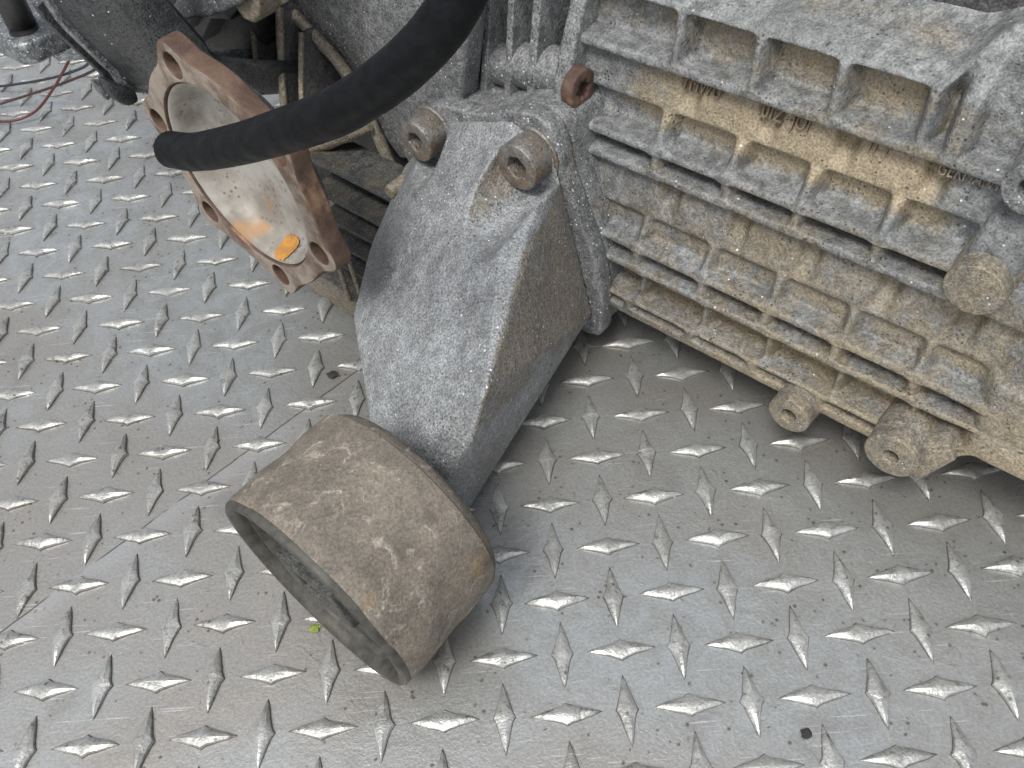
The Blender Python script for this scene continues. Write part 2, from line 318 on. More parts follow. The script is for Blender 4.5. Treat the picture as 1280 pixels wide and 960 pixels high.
# ================================================================== THE FLOOR
def floor():
    X0, X1, Y0, Y1 = -2.5, 2.5, -1.2, 4.5
    me = bpy.data.meshes.new('floor'); me.from_pydata([(X0, Y0, 0), (X1, Y0, 0), (X1, Y1, 0), (X0, Y1, 0)], [], [(0, 1, 2, 3)])
    me.materials.append(M['plate']); fl = bpy.data.objects.new('floor', me); COL.objects.link(fl); fl['kind'] = 'structure'; fl['label'] = 'worn grey steel tread plate floor with raised diamond lugs'
    def lug(seed):
        r = random.Random(seed); Ls = 0.585 * PITCH; Wd = 0.146 * PITCH; H = 0.0024 * r.uniform(.72, 1.08)
        st = [-1, -0.72, -0.4, -0.15, 0, 0.15, 0.4, 0.72, 1]; V = []; Fc = []
        for s in st:
            a = abs(s); w = Wd * ((1 - a) ** 0.92 + 0.24 * math.exp(-(s / 0.11) ** 2)) + 0.00012; h = H * min(1, (1 - a) * 2.3) ** 0.75 * (1 + r.uniform(-.12, .1)) + .00005
            w *= 1 + r.uniform(-.06, .06); off = r.uniform(-.04, .04) * Wd
            x = s * Ls
            for u, k in ((-1.10, -0.12), (-0.93, 0.60), (-0.50, 0.90), (0.20, 1.0), (0.90, 0.66), (1.10, -0.12)):
                V.append((x, off + u * w, h * k if k > 0 else -0.0002))
        for i in range(len(st) - 1):
            for j in range(5): Fc.append([i * 6 + j, (i + 1) * 6 + j, (i + 1) * 6 + j + 1, i * 6 + j + 1])
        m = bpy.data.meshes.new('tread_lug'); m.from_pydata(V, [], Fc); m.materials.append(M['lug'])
        m.polygons.foreach_set('use_smooth', [True] * len(m.polygons)); m.set_sharp_from_angle(angle=math.radians(28)); m.update(); return m
    var = [lug(i) for i in range(8)]
    cand = []
    for i in range(-45, 46):
        for j in range(-12, 80):
            p = np.array([i * PITCH, j * PITCH, 0]); c = RC @ (p - CAM)
            if c[2] < 0.02: cand.append((0, 0, 9, i, j)); continue
            x, y = 640 + F_PX * c[0] / c[2], 480 + F_PX * c[1] / c[2]
            vis = -40 < x < 1320 and -40 < y < 1000
            hid = (x > 720 and y < 400 + (x - 720) * 0.42 - 20) or (240 < x <= 720 and y < 330) or (x <= 240 and y < 20)   # under the gearbox
            cand.append((1 if vis and not hid else 0, 1 if vis else 0, c[2], i, j))
    cand.sort(key=lambda q: (-q[0], -q[1], q[2]))
    rest = []
    for k, (v, _, d, i, j) in enumerate(cand):
        r = random.Random(i * 1000 + j); rot = (0 if (i + j) % 2 == 0 else math.pi / 2) + r.uniform(-.02, .02) + (math.pi if r.random() < .5 else 0)
        loc = (i * PITCH + r.uniform(-.0004, .0004), j * PITCH + r.uniform(-.0004, .0004), 0)
        if k < 300 and v:
            o = bpy.data.objects.new('tread_lug', var[r.randrange(8)]); COL.objects.link(o); o.location = loc; o.rotation_euler = (0, 0, rot); o.parent = fl
        else: rest.append((loc, rot, r.randrange(8)))
    VV = []; FF = []; base = 0
    vc = [np.array([v.co[:] for v in m.vertices]) for m in var]; fc = [np.array([p.vertices[:] for p in m.polygons]) for m in var]
    for loc, rot, q in rest:
        cs, sn = math.cos(rot), math.sin(rot); v = vc[q]
        VV.append(np.stack([loc[0] + v[:, 0] * cs - v[:, 1] * sn, loc[1] + v[:, 0] * sn + v[:, 1] * cs, v[:, 2]], 1)); FF.append(fc[q] + base); base += len(v)
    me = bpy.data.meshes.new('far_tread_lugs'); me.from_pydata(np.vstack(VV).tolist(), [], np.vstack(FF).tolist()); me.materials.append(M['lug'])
    me.polygons.foreach_set('use_smooth', [True] * len(me.polygons)); me.set_sharp_from_angle(angle=math.radians(28)); me.update()
    o = bpy.data.objects.new('far_tread_lugs', me); COL.objects.link(o); o.parent = fl; o['kind'] = 'stuff'
    return fl
floor()

# ================================================================== THE GEARBOX
root = bpy.data.objects.new('gearbox', None); COL.objects.link(root); root.location = W((-0.03, -0.27, 0)); root.empty_display_size = 0.05
WORLD_LOC['gearbox'] = Vector(root.location)
tag(root, 'used cast aluminium gearbox with ribbed case, rusty drive flange and bolted mounting arm', 'gearbox')

def smooth_bump(x, c, hw, soft): 
    d = np.abs(x - c); return np.clip((hw + soft - d) / soft, 0, 1) ** 2 * (3 - 2 * np.clip((hw + soft - d) / soft, 0, 1))
def sstep(x, lo, hi):
    t = np.clip((x - lo) / (hi - lo), 0, 1); return t * t * (3 - 2 * t)
def hull(z): return -0.1365 - 0.25 * z

def main_housing():
    a = np.arange(-0.1264, 0.150, 0.0008); na = len(a)
    # (z, depth behind hull, web z, web depth, web row, label)  bottom -> top
    SEC = [
     (.0320, .2400, None, None, 0, 'main'), (.0310, .0600, None, None, 0, 'main'), (.0310, .0020, None, None, 0, 'r0'), (.0320, .0000, None, None, 0, 'r0'), (.0362, .0000, None, None, 0, 'r0'),
     (.0372, .0090, .0372, .0000, 1, 'main'), (.0396, .0090, .0396, .0000, 1, 'main'),
     (.0402, .0000, None, None, 0, 'r1'), (.0420, .0000, None, None, 0, 'r1'),
     (.0440, .0170, .0440, .0040, 2, 'main'), (.0568, .0170, .0560, .0030, 2, 'main'),
     (.0568, .0000, None, None, 0, 'r2'), (.0595, .0000, None, None, 0, 'r2'),
     (.0600, .0165, .0602, .0006, 1, 'main'), (.0653, .0150, .0660, .0006, 1, 'main'),
     (.0660, .0000, None, None, 0, 'r3'), (.0688, .0002, None, None, 0, 'r3'),
     (.0700, .0098, .0715, .0020, 3, 'main'), (.0775, .0098, .0780, .0045, 3, 'main'),
     (.0800, .0058, None, None, 0, 'main'), (.0976, .0066, .0960, .0150, 4, 'main'),
     (.0988, .0000, None, None, 0, 'r4'), (.1018, .0000, None, None, 0, 'r4'),
     (.1023, .0165, .1027, .0006, 1, 'main'), (.1073, .0150, .1078, .0006, 1, 'main'),
     (.1080, .0000, None, None, 0, 'r5'), (.1108, .0002, None, None, 0, 'r5'),
     (.1122, .0140, .1135, .0012, 5, 'main'), (.1205, .0140, .1200, .0038, 5, 'main'),
     (.1230, .0066, None, None, 0, 'main'), (.1376, .0074, .1350, .0160, 4, 'main'),
     (.1394, .0000, None, None, 0, 'r6'), (.1425, .0000, None, None, 0, 'r6'),
     (.1440, .0130, .1440, .0000, 5, 'main'), (.1575, .0130, .1580, .0000, 5, 'main'),
     (.1600, .0010, None, None, 0, 'main'), (.1630, .0040, None, None, 0, 'main'),
     (.1720, .0230, None, None, 0, 'main'), (.1755, .0300, None, None, 0, 'main'), (.1790, .0330, None, None, 0, 'main'), (.1850, .0900, None, None, 0, 'main'), (.1850, .2000, None, None, 0, 'main')]
    n = len(SEC)
    z = np.array([s[0] for s in SEC])[None, :].repeat(na, 0); d = np.array([s[1] for s in SEC])[None, :].repeat(na, 0)
    row = np.array([s[4] for s in SEC])
    d = np.where(d < .02, d * .84, d)
    webs = [-0.0800, -0.0485, -0.0190, 0.0110, 0.0400]
    fade_mid = sstep(a, 0.056, 0.066)            # ribs R3 run out into the smooth dome
    fade_top = sstep(a, 0.018, 0.024)
    W_ = np.zeros((na, n))
    jit = np.random.default_rng(3)
    for k in range(n):
        if row[k] == 0: continue
        hw, so = {1: (.0024, .0016), 2: (.0014, .0022), 3: (.0008, .0026), 4: (.0022, .0025), 5: (.0018, .0022)}[row[k]]
        sl = {1: 0, 2: 0, 3: 0.0, 4: 0, 5: 0}[row[k]]
        for c in webs:
            cc = c + (0.004 if row[k] == 2 else 0.0075 if row[k] == 4 else 0) + jit.uniform(-.0006, .0006)
            if row[k] == 5 and k > 30 and c > .035: continue
            W_[:, k] = np.maximum(W_[:, k], smooth_bump(a, cc, hw, so))
        if row[k] == 5 and k > 30:
            W_[:, k] = np.maximum(W_[:, k], smooth_bump(a, 0.0215, .0026, .003))
    for k, s in enumerate(SEC):
        if row[k] == 0: continue
        z[:, k] += W_[:, k] * (s[2] - s[0]); d[:, k] += W_[:, k] * (s[3] - s[1]) * .84
    # right-hand end: rows below R2b become a smooth dome; upper row becomes a shallow panel
    for k in range(n):
        if 5 <= k <= 18: d[:, k] *= (1 - fade_mid)
        if k in (33, 34): d[:, k] *= (1 - 0.45 * sstep(a, 0.024, 0.028))
        if k in (23, 24): d[:, k] *= (1 - sstep(a, 0.036, 0.041))
        if k in (27, 28): d[:, k] *= (1 - 0.75 * sstep(a, 0.036, 0.044))
        if k in (19, 20): d[:, k] *= (1 - 0.5 * sstep(a, 0.058, 0.07))
        if k in (35, 36): z[:, k] += 0.016 * sstep(a, 0.010, 0.024); d[:, k] += .006 * sstep(a, .012, .024)
        if k in (37, 38): z[:, k] += 0.005 * sstep(a, 0.010, 0.024)
    # dense resample
    cnt = []
    for k in range(n - 1):
        L = math.hypot(z[8, k + 1] - z[8, k], d[8, k + 1] - d[8, k]); vis = 3 <= k <= 38
        L = max(L, abs(SEC[k + 1][1] - SEC[k][1])); cnt.append(max(3, int(L / (0.00065 if vis else 0.012))))
    Zs, Ds, lab = [], [], []
    for k in range(n - 1):
        for i in range(cnt[k]):
            t = i / cnt[k]; Zs.append(z[:, k] * (1 - t) + z[:, k + 1] * t); Ds.append(d[:, k] * (1 - t) + d[:, k + 1] * t)
            lk = SEC[k][5] if t < .5 else SEC[k + 1][5]
            lab.append(lk)
    Zs.append(z[:, -1]); Ds.append(d[:, -1]); lab.append('main')
    Zg = np.stack(Zs, 1); Dg = np.stack(Ds, 1); nv = Zg.shape[1]
    def blur(G, s, ax):
        r = int(3 * s) + 1; kx = np.exp(-0.5 * (np.arange(-r, r + 1) / s) ** 2); kx /= kx.sum()
        P = np.pad(G, [(r, r) if i == ax else (0, 0) for i in range(2)], mode='edge'); out = np.zeros_like(G)
        for i, w in enumerate(kx): out += w * (P[i:i + G.shape[0], :] if ax == 0 else P[:, i:i + G.shape[1]])
        return out
    O0 = hull(Zg) - Dg - .004 * np.clip((.062 - Zg) / .03, 0, 1) ** 2
    Zb, Ob = Zg, O0
    for _ in range(1): Zb = blur(blur(Zb, 1.65, 1), 1.1, 0); Ob = blur(blur(Ob, 1.65, 1), 1.1, 0)
    Zb[:, 0] = Zg[:, 0]; Ob[:, 0] = O0[:, 0]
    Ag = a[:, None].repeat(nv, 1)
    # tail curves in towards the end
    tail = sstep(a, 0.075, 0.15)[:, None]; Ob = Ob - 0.035 * tail ** 2
    # lower edge sweeps up beyond the last boss
    lift = sstep(a, 0.052, 0.070)[:, None] * np.clip((0.060 - Zb) / 0.030, 0, 1) * np.clip((Ob + .24) / .06, 0, 1); Zb = Zb + 0.019 * lift
    # casting unevenness
    Pn = np.stack([Ag, Ob, Zb], -1).reshape(-1, 3)
    nz = np.array([mnoise.noise(Vector(p * 90)) * 0.00045 + mnoise.noise(Vector(p * 260)) * 0.00028 + mnoise.noise(Vector(p * 700)) * .00012 for p in Pn]).reshape(na, nv)
    Ob = Ob + nz; Zb = Zb + nz * 0.6
    dust = np.zeros((na, nv))
    dd = np.clip(Dg / 0.010, 0, 1.2)
    low = np.clip((0.10 - Zg) / 0.06, 0, 1)
    # dust lodges on the W1 wall and generally lower / right
    dust += 0.30 + 0.20 * low + 0.14 * sstep(Ag, -0.09, -0.01)
    dust += 0.50 * ((Zg > .1165) & (Zg < .140) & (Dg > .003)) * sstep(Ag, -.122, -.09) * (1 - sstep(Ag, .016, .03)) 
    dust += 0.20 * ((Zg > .072) & (Zg < .100) & (Dg > .004))
    dust += 0.25 * ((Zg > .1465) & (Zg < .160) & (Dg > .006))
    dust -= 0.10 * ((Zg > .143)) + 0.16 * (Zg > .161)
    dust += 0.30 * np.clip((Dg - .0085) / .003, 0, 1) * (Dg < .02)
    dust += 0.15 * (Dg < .0008)
    dust -= 0.18 * ((Zg > .110) & (Zg < .1135))
    dust -= .3 * sstep(Ag, .02, .032) * (Zg > .112)
    dust -= 0.30 * (1 - sstep(Ag, -.125, -.075))
    dust = blur(blur(dust, 2.5, 1), 3, 0)
    # label faces
    labn = np.array(lab)
    Pw = W(np.stack([Ag, Ob, Zb], -1).reshape(-1, 3)); idx = np.arange(na * nv).reshape(na, nv)
    quads = np.stack([idx[:-1, :-1], idx[1:, :-1], idx[1:, 1:], idx[:-1, 1:]], -1)
    # vertex normals for the whole casting
    G = Pw.reshape(na, nv, 3); du = np.gradient(G, axis=0); dv = np.gradient(G, axis=1); N = np.cross(du, dv); N /= np.linalg.norm(N, axis=2, keepdims=True) + 1e-15
    if (N[na // 2, nv // 2] @ W((0, 1, .3))) < 0: N = -N; quads = quads[..., ::-1]
    N = N.reshape(-1, 3)
    flab = np.full((na - 1, nv - 1), 'main', dtype=object)
    for r in range(7): flab[:, labn[:-1] == 'r%d' % r] = 'r%d' % r
    flab[a[:-1] > 0.066, :] = np.where(np.isin(flab[a[:-1] > .066, :], ['r0', 'r1', 'r2', 'r3']), 'main', flab[a[:-1] > .066, :])
    # webs as parts
    rowv = []
    for k in range(n - 1):
        for i in range(cnt[k]): rowv.append(k)
    rowv = np.array(rowv); groups = [(5, 6), (9, 10), (13, 14), (17, 18), (23, 24), (27, 28), (33, 34)]
    for gi, (k0, k1) in enumerate(groups):
        vm = (rowv >= k0) & (rowv < k1 + (0 if gi in (0, 1, 2, 4, 6) else 0)) | (rowv == k0 - 1) | (rowv == k1)
        ws = list(webs) + ([0.0215] if gi == 6 else [])
        for wi, c in enumerate(ws):
            if c < -.2 or (gi == 6 and c > .035) or (gi in (4, 5) and c > .035): continue
            am = np.abs(a[:-1] - c - (0.004 if gi == 1 else 0)) < (0.0034)
            sub = np.ix_(am, vm); blk = flab[sub]; blk[blk == 'main'] = 'w%d_%d' % (gi, wi); flab[sub] = blk
    fl = flab.ravel(); qf = quads.reshape(-1, 4)
    def build(name, sel, parent):
        q = qf[sel]; u, inv = np.unique(q, return_inverse=True)
        me = bpy.data.meshes.new(name); me.from_pydata(Pw[u].tolist(), [], inv.reshape(-1, 4).tolist())
        at = me.attributes.new('dust', 'FLOAT', 'POINT'); at.data.foreach_set('value', dust.ravel()[u].astype(np.float32))
        me.materials.append(M['case']); me.polygons.foreach_set('use_smooth', [True] * len(me.polygons)); me.update()
        me.normals_split_custom_set_from_vertices(N[u].tolist())
        o = bpy.data.objects.new(name, me); COL.objects.link(o); adopt_id(o, parent); return o
    def adopt_id(o, parent):
        WORLD_LOC[o.name] = Vector((0, 0, 0)); o.parent = parent; o.location = -WORLD_LOC[parent.name]
    h = build('main_housing', fl == 'main', root)
    for r in range(7):
        if (fl == 'r%d' % r).any(): build('rib', fl == 'r%d' % r, h)
    for key in sorted(set(fl)):
        if key.startswith('w') : build('web', fl == key, h)
    # end cap, back and sides so that the case is a closed body
    ring = np.stack([np.full(nv, a[-1]), Ob[-1], Zb[-1]], 1)[::4]
    capm = mesh('end_cover', ring, [list(range(len(ring)))]); link('end_cover', capm, 'dusty', h, None)
    bk = [(-.112, -.375, .032), (.150, -.412, .032), (.150, -.375, .185), (-.112, -.36, .185)]
    return h, (a, Zb, Ob)
H, HG = main_housing()

# core behind everything: closed case body and the sump it stands on
prism('case_core', [(-.30, -.19, .034), (.149, -.21, .034), (.149, -.21, .183), (-.30, -.19, .183)], (0, -.22, 0), 'shaded', root, .004)
prism('shade_roof', [(-.34, -.085, .198), (-.222, -.105, .198), (-.222, -.40, .198), (-.34, -.40, .198)], (0, 0, .05), 'shaded', root, .004)  # unseen roof plate, added and trimmed to shade the left cavity
prism('oil_pan', [(-.16, -.20, .0), (.12, -.22, .0), (.12, -.36, .0), (-.16, -.36, .0)], (0, 0, .0345), 'shaded', root, .003)

# ---- raised cast lettering on the wall under the upper rib
def lettering(txt, px0, px1, depth, size, dep_h, below=0.0):
    cu = bpy.data.curves.new('tmp', 'FONT'); cu.body = txt; cu.size = size; cu.extrude = 0.0009; cu.space_character = 1.05; cu.shear = 0.12
    o = bpy.data.objects.new('tmp', cu); COL.objects.link(o); dg = bpy.context.evaluated_depsgraph_get(); dg.update()
    me = bpy.data.meshes.new_from_object(o.evaluated_get(dg)); bpy.data.objects.remove(o)
    c0 = hit(*px0, (0, 1, .25), -.1365 - depth); c1 = hit(*px1, (0, 1, .25), -.1365 - depth)
    co = np.array([v.co[:] for v in me.vertices]); w = co[:, 0].max() - co[:, 0].min(); u = c1 - c0; s = np.linalg.norm(u) / w
    up = np.array([0, -.25, 1]) / math.hypot(.25, 1); out = np.array([0, 1, .25]) / math.hypot(.25, 1)
    L = c0 + (co[:, :1] - co[:, 0].min()) / w * u + co[:, 1:2] * up + co[:, 2:3] * out
    me.vertices.foreach_set('co', W(L).ravel()); me.update(); fixn(me)
    return link('raised_letters', me, dep_h, H, 30)
for txt, p0, p1, dp, sz, mt in (('YMWU', (853, 110), (901, 124), .0050, .0085, 'letter'), ('0IZ', (952, 145), (979, 154), .0050, .008, 'letter'), ('JOI', (987, 157), (1011, 165), .0050, .008, 'letter'),
                            ("'II P", (1081, 185), (1118, 196), .0050, .007, 'letter'), ('GERMANY', (1172, 216), (1252, 240), .0042, .0064, 'case')):
    if 'letter' not in M: M['letter'] = simple('dirty_letter_alloy', (0.13, 0.10, 0.07), (0.2, 0.155, 0.105), 300, 0.7, 0.1)
    lettering(txt, p0, p1, dp, sz, 'dusty' if mt == 'case' else mt)

# ---- round bosses on the case
def boss(name, px, o_face, r, hole, mat, length=0.03, cone=1.25):
    c = ato(*px, o_face)
    loops = [circ(r, 36)] + ([circ(hole, 24)] if hole else [])
    parts = [plate_mesh('t', loops, c, 0.006, 0.0007)]
    parts.append(lathe_mesh('t', (c[0], c[1], c[2]), [(r * .99, -.0055), (r * 1.06, -.012), (r * cone, -length)], 'o', 36))
    return link(name, join(name, parts), mat, H, 40)
boss('boss', (985, 520), -.1405, .0088, .0032, 'dusty', .03, 1.04); boss('boss', (1113, 571), -.1385, .0102, .0028, 'dusty', .03, 1.04)
boss('boss', (1216, 364), -.1535, .0094, 0, 'dusty', .03, 1.06); boss('boss', (1290, 240), -.158, .0085, .004, 'grey')
# arm of metal running up from the large boss, gusset beside the right lower boss
pb = ato(1216, 364, -.1525)
prism('boss_web', [pb + (-.0085, -.006, 0), pb + (.0085, -.006, .002), pb + (.0105, -.012, .022), pb + (-.006, -.012, .020)], (0, -.02, 0), 'case', H, .003, 3)
g0 = ato(1113, 571, -.143)
prism('gusset', [g0 + (.002, 0, .008), g0 + (.0115, 0, -.0075), g0 + (.020, -.004, .010), g0 + (.014, -.004, .018)], (0, -.03, 0), 'dusty', H, .0012)

# ---- joint flange: plates square to the case axis, with bolt bosses between them
def fin(name, pts_px, a0, th, mat='grey', bev=.0009, back=-.185):
    e = [ata(x, y, a0) for x, y in pts_px]
    loop = [(p[1], p[2]) for p in e]; bot = loop[-1]; top = loop[0]
    loop = loop + [(back, bot[1] - .002), (back, top[1])]
    return plate(name, [loop], (a0 + th / 2, 0, 0), th, mat, root, bev, 'a')
AF = [ato(x, 100, -.162)[0] for x in (698, 660, 633, 605, 577)]
fin('flange_fin', [(737, -60), (722, 0), (708, 60), (699, 110), (697, 150), (701, 205), (706, 240)], AF[0], .0075, bev=.0016, back=-.21)
fin('flange_fin', [(676, -60), (671, 0), (665, 70), (661, 140), (661, 185)], AF[1], .0042, back=-.21)
fin('flange_fin', [(642, -60), (638, 0), (635, 70), (632, 135), (632, 185)], AF[2], .0034, back=-.21)
fin('flange_fin', [(611, -60), (609, 0), (606, 60), (603, 120), (603, 185)], AF[3], .0038, back=-.21)
fin('flange_fin', [(600, -20), (590, 40), (576, 98), (570, 150)], AF[4], .0028, back=-.21)
for (px, a0, a1, r) in (((618, 96), AF[3], AF[2], .0085), ((646, 98), AF[2], AF[1], .0090), ((682, 105), AF[1], AF[0], .0095)):
    c = ata(*px, (a0 + a1) / 2); lathe('bolt_boss', (a0 - .001, c[1] - .010, c[2]), [(r, 0), (r * 1.03, .002), (r * 1.03, a1 - a0 - .001), (r, a1 - a0 + .002)], 'grey', root, 'a', 28)
bc = ata(730, 112, AF[0] + .009)
def torx(r): return [(r * (1 + .16 * math.cos(6 * t)) * math.cos(t), r * (1 + .16 * math.cos(6 * t)) * math.sin(t)) for t in np.linspace(0, 2 * math.pi, 48, endpoint=False)]
ob = plate('flange_bolt', [circ(.0082, 36), torx(.0036)], bc, .006, 'rust', root, .0011, 'a'); 
lathe('bolt_socket', (bc[0] - .0058, bc[1], bc[2]), [(.0078, 0), (.0078, .002)], 'rust', ob, 'a', 24)
bc = ato(727, 240, -.159); ob = plate('flange_bolt', [circ(.0070, 36), torx(.0032)], bc, .005, 'rust', root, .001, 'a')
lathe('bolt_socket', (bc[0] - .0048, bc[1], bc[2]), [(.0066, 0), (.0066, .002)], 'rust', ob, 'a', 24)

# ---- mounting bracket
OB = -.026
def bracket():
    p1, p2, p3 = ato(507, 205, -.133), ato(690, 232, -.133), ato(562, 596, OB)
    n = np.cross(p2 - p1, p3 - p1); n /= np.linalg.norm(n); c = n @ p1
    fr = [hit(*q, n, c) for q in ((520, 200), (600, 175), (690, 232), (655, 300), (607, 490), (592, 548), (562, 596), (500, 556))]
    fr[4] = hit(607, 492, n, c + .0035); fr[5] = hit(592, 548, n, c - .0060); fr[6] = hit(563, 596, n, c - .0120); fr[7] = hit(500, 556, n, c - .0070)
    left = [hit(*q, n, c - .007) for q in ((507, 205), (462, 310), (441, 395), (459, 480), (470, 530))] + [hit(*q, n, c - .0015) for q in ((478, 318), (461, 395), (478, 478))]
    top = [ato(560, 150, -.1425), ato(640, 150, -.1425), ato(690, 185, -.1425)]
    rt = [ato(740, 392, -.1425), ato(697, 232, -.1425)]
    tip = [ato(587, 636, -.0405)]
    inner = [(-.092, -.020, .026), (-.082, -.020, .026), (-.112, -.022, .032)]
    bk = [(-.195, -.1425, .075), (-.160, -.1425, .035), (-.100, -.1425, .030), (-.135, -.05, .018), (-.18, -.09, .035)]
    pts = [W(p) for p in fr + left + top + rt + tip + inner + bk]
    bm = bmesh.new(); vs = [bm.verts.new(p) for p in pts]; bmesh.ops.convex_hull(bm, input=vs)
    for v in [v for v in bm.verts if not v.link_faces]: bm.verts.remove(v)
    bmesh.ops.recalc_face_normals(bm, faces=bm.faces)
    me = bpy.data.meshes.new('mounting_bracket'); bm.to_mesh(me); bm.free()
    # clearance pockets round the two bolt heads
    cut = [lathe_mesh('cut', ato(675, 200, -.1415), [(.0120, 0), (.0150, .02), (.020, .08)], 'o', 40), lathe_mesh('cut', ato(545, 167, -.1415), [(.0128, 0), (.0150, .016), (.017, .06)], 'o', 40)]
    cm = join('cut', cut); co = bpy.data.objects.new('cut', cm); COL.objects.link(co)
    me = bake(me, [('BOOLEAN', dict(object=co, operation='DIFFERENCE', solver='EXACT'))]); bpy.data.objects.remove(co)
    me = bake(me, [('REMESH', dict(mode='VOXEL', voxel_size=0.0009, use_smooth_shade=True)), ('SMOOTH', dict(factor=0.5, iterations=6))])
    return link('mounting_bracket', me, 'arm', root, None)
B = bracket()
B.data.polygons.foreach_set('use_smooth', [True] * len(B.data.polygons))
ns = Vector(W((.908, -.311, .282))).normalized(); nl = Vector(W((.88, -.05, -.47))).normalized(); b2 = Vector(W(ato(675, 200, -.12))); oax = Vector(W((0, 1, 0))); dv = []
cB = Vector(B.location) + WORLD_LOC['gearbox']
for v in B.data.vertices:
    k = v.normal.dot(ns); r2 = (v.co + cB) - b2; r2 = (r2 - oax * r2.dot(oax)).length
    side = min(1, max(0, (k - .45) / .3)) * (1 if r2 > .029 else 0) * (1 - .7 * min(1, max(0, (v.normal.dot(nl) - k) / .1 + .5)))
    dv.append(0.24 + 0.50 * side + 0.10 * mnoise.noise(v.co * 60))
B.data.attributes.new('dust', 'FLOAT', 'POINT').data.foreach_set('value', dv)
pl = [ato(*q, -.1430) for q in ((505, 172), (512, 150), (530, 134), (560, 133), (585, 141), (610, 143), (640, 138), (665, 144), (685, 160), (697, 185), (703, 215), (715, 250), (730, 290), (745, 335), (752, 375), (752, 398), (735, 418))] + [np.array((-.16, -.143, .022)), np.array((-.205, -.143, .065))]
lp = catmull([(p[0], p[2]) for p in pl] + [(pl[0][0], pl[0][2])], 4)[:-1]
plate('mounting_foot', [[tuple(q) for q in lp]], (0, -.1430, 0), .009, 'grey', B, .0016)
cl = lp.mean(0); plate('mounting_pad', [[tuple(cl + (q - cl) * .965) for q in lp]], (0, -.1525, 0), .05, 'grey', root, .002)
hexo = lambda r: circ(r, 6, ph=.3)
for px, r in (((519, 178), .0096), ((645, 210), .0103)):
    c = ato(*px, -.1310)
    bo = plate('cap_bolt', [circ(r, 48), hexo(r * .5)], c, .012, 'boltsteel', B, .0007, 'o')
    lathe('bolt_socket', (c[0], c[1] - .0115, c[2]), [(r * .9, 0), (r * .9, .004)], 'boltsteel', B, 'o', 24)
    lathe('washer', (c[0], c[1] - .0125, c[2]), [(r * 1.18, -.001), (r * 1.2, -.0005), (r * 1.2, .0012), (r * 1.14, .0018)], 'boltsteel', B, 'o', 48)

# ---- rubber bushing at the end of the arm
def bushing():
    r = .0440; L = .050; c = atz(392, 745, r + .0006)
    prof = []
    for t in np.linspace(0, math.pi / 2, 5): prof.append((r - .003 + .003 * math.sin(t), .0 - .003 + .003 * math.cos(t)))
    for s in np.linspace(.05, .93, 14): prof.append((r - .0012 * s ** 2 + .0003 * math.sin(s * 9), -.003 - s * (L - .004)))
    for t in np.linspace(0.2, math.pi / 2, 7): prof.append((r - .0075 + .0062 * math.cos(t), -L + .007 - .008 * math.sin(t)))
    inner = [(r - .0034, .0 - .001), (r - .0028, 0.0)]
    prof = [(r - .0042, -.042), (r - .0040, -.004)] + inner + prof[0:] + [(.030, -L - .001), (.02, -L)]
    b = lathe('bushing', c, prof, 'bush', root, 'o', 96, .012, 45)
    lathe('rubber_lip', c, [(r - .0046, -.020), (r - .0045, -.003), (r - .0032, .0004), (r - .0012, .0006), (r - .0003, -.0006), (r - .0002, -.0022)], 'rubber', b, 'o', 96, angle=70, caps=(0, 0))
    ri = r - .0042
    # rubber web, recessed, with two arms and a moulded core
    lathe('rubber_disc', c, [(ri - .0003, -.030), (ri - .0003, -.022), (ri - .003, -.0195), (.01, -.0185)], 'rubber', b, 'o', 72)
    lathe('inner_lip', c, [(ri + .0002, -.016), (ri - .0002, -.006), (ri - .0016, -.004), (ri - .0028, -.006), (ri - .003, -.016)], 'rubber', b, 'o', 72, caps=(0, 0))
    def blk(name, u0, u1, w0, w1, f0, f1, ang, hole=None, cu=0, cw=0):
        ca, sa = math.cos(ang), math.sin(ang)
        tr = lambda u, w: (u * ca - w * sa + cu, u * sa + w * ca + cw)
        lo = [[tr(*q) for q in ((u0, w0), (u1, w0), (u1, w1), (u0, w1))]]
        if hole: lo.append([tr(*q) for q in ((hole[0], hole[2]), (hole[1], hole[2]), (hole[1], hole[3]), (hole[0], hole[3]))])
        return plate(name, lo, (c[0], c[1] + f1, c[2]), f1 - f0, 'rubber', b, .0012)
    core = blk('core_sleeve', -.017, .015, -.010, .011, -.031, -.0010, .20, (-.011, .009, -.0045, .0060))
    core.data.materials[0] = M['finmetal']
    blk('core_pin', -.010, .008, -.004, .0055, -.031, -.012, .20)
    blk('rubber_arm', -.0375, -.014, -.0085, .0085, -.031, -.0075, .42); blk('rubber_arm', .011, .0375, -.0085, .0075, -.031, -.0085, -.35)
    blk('rubber_stop', -.016, .016, -.0375, -.024, -.031, -.0060, .05); blk('rubber_stop', -.016, .014, .026, .037, -.031, -.0100, .05)
    b.rotation_mode = 'AXIS_ANGLE'; ax = W((1, 0, 0)); b.rotation_axis_angle = (math.radians(1.8), ax[0], ax[1], ax[2]); b.location.z += .0007
    return b
bushing()

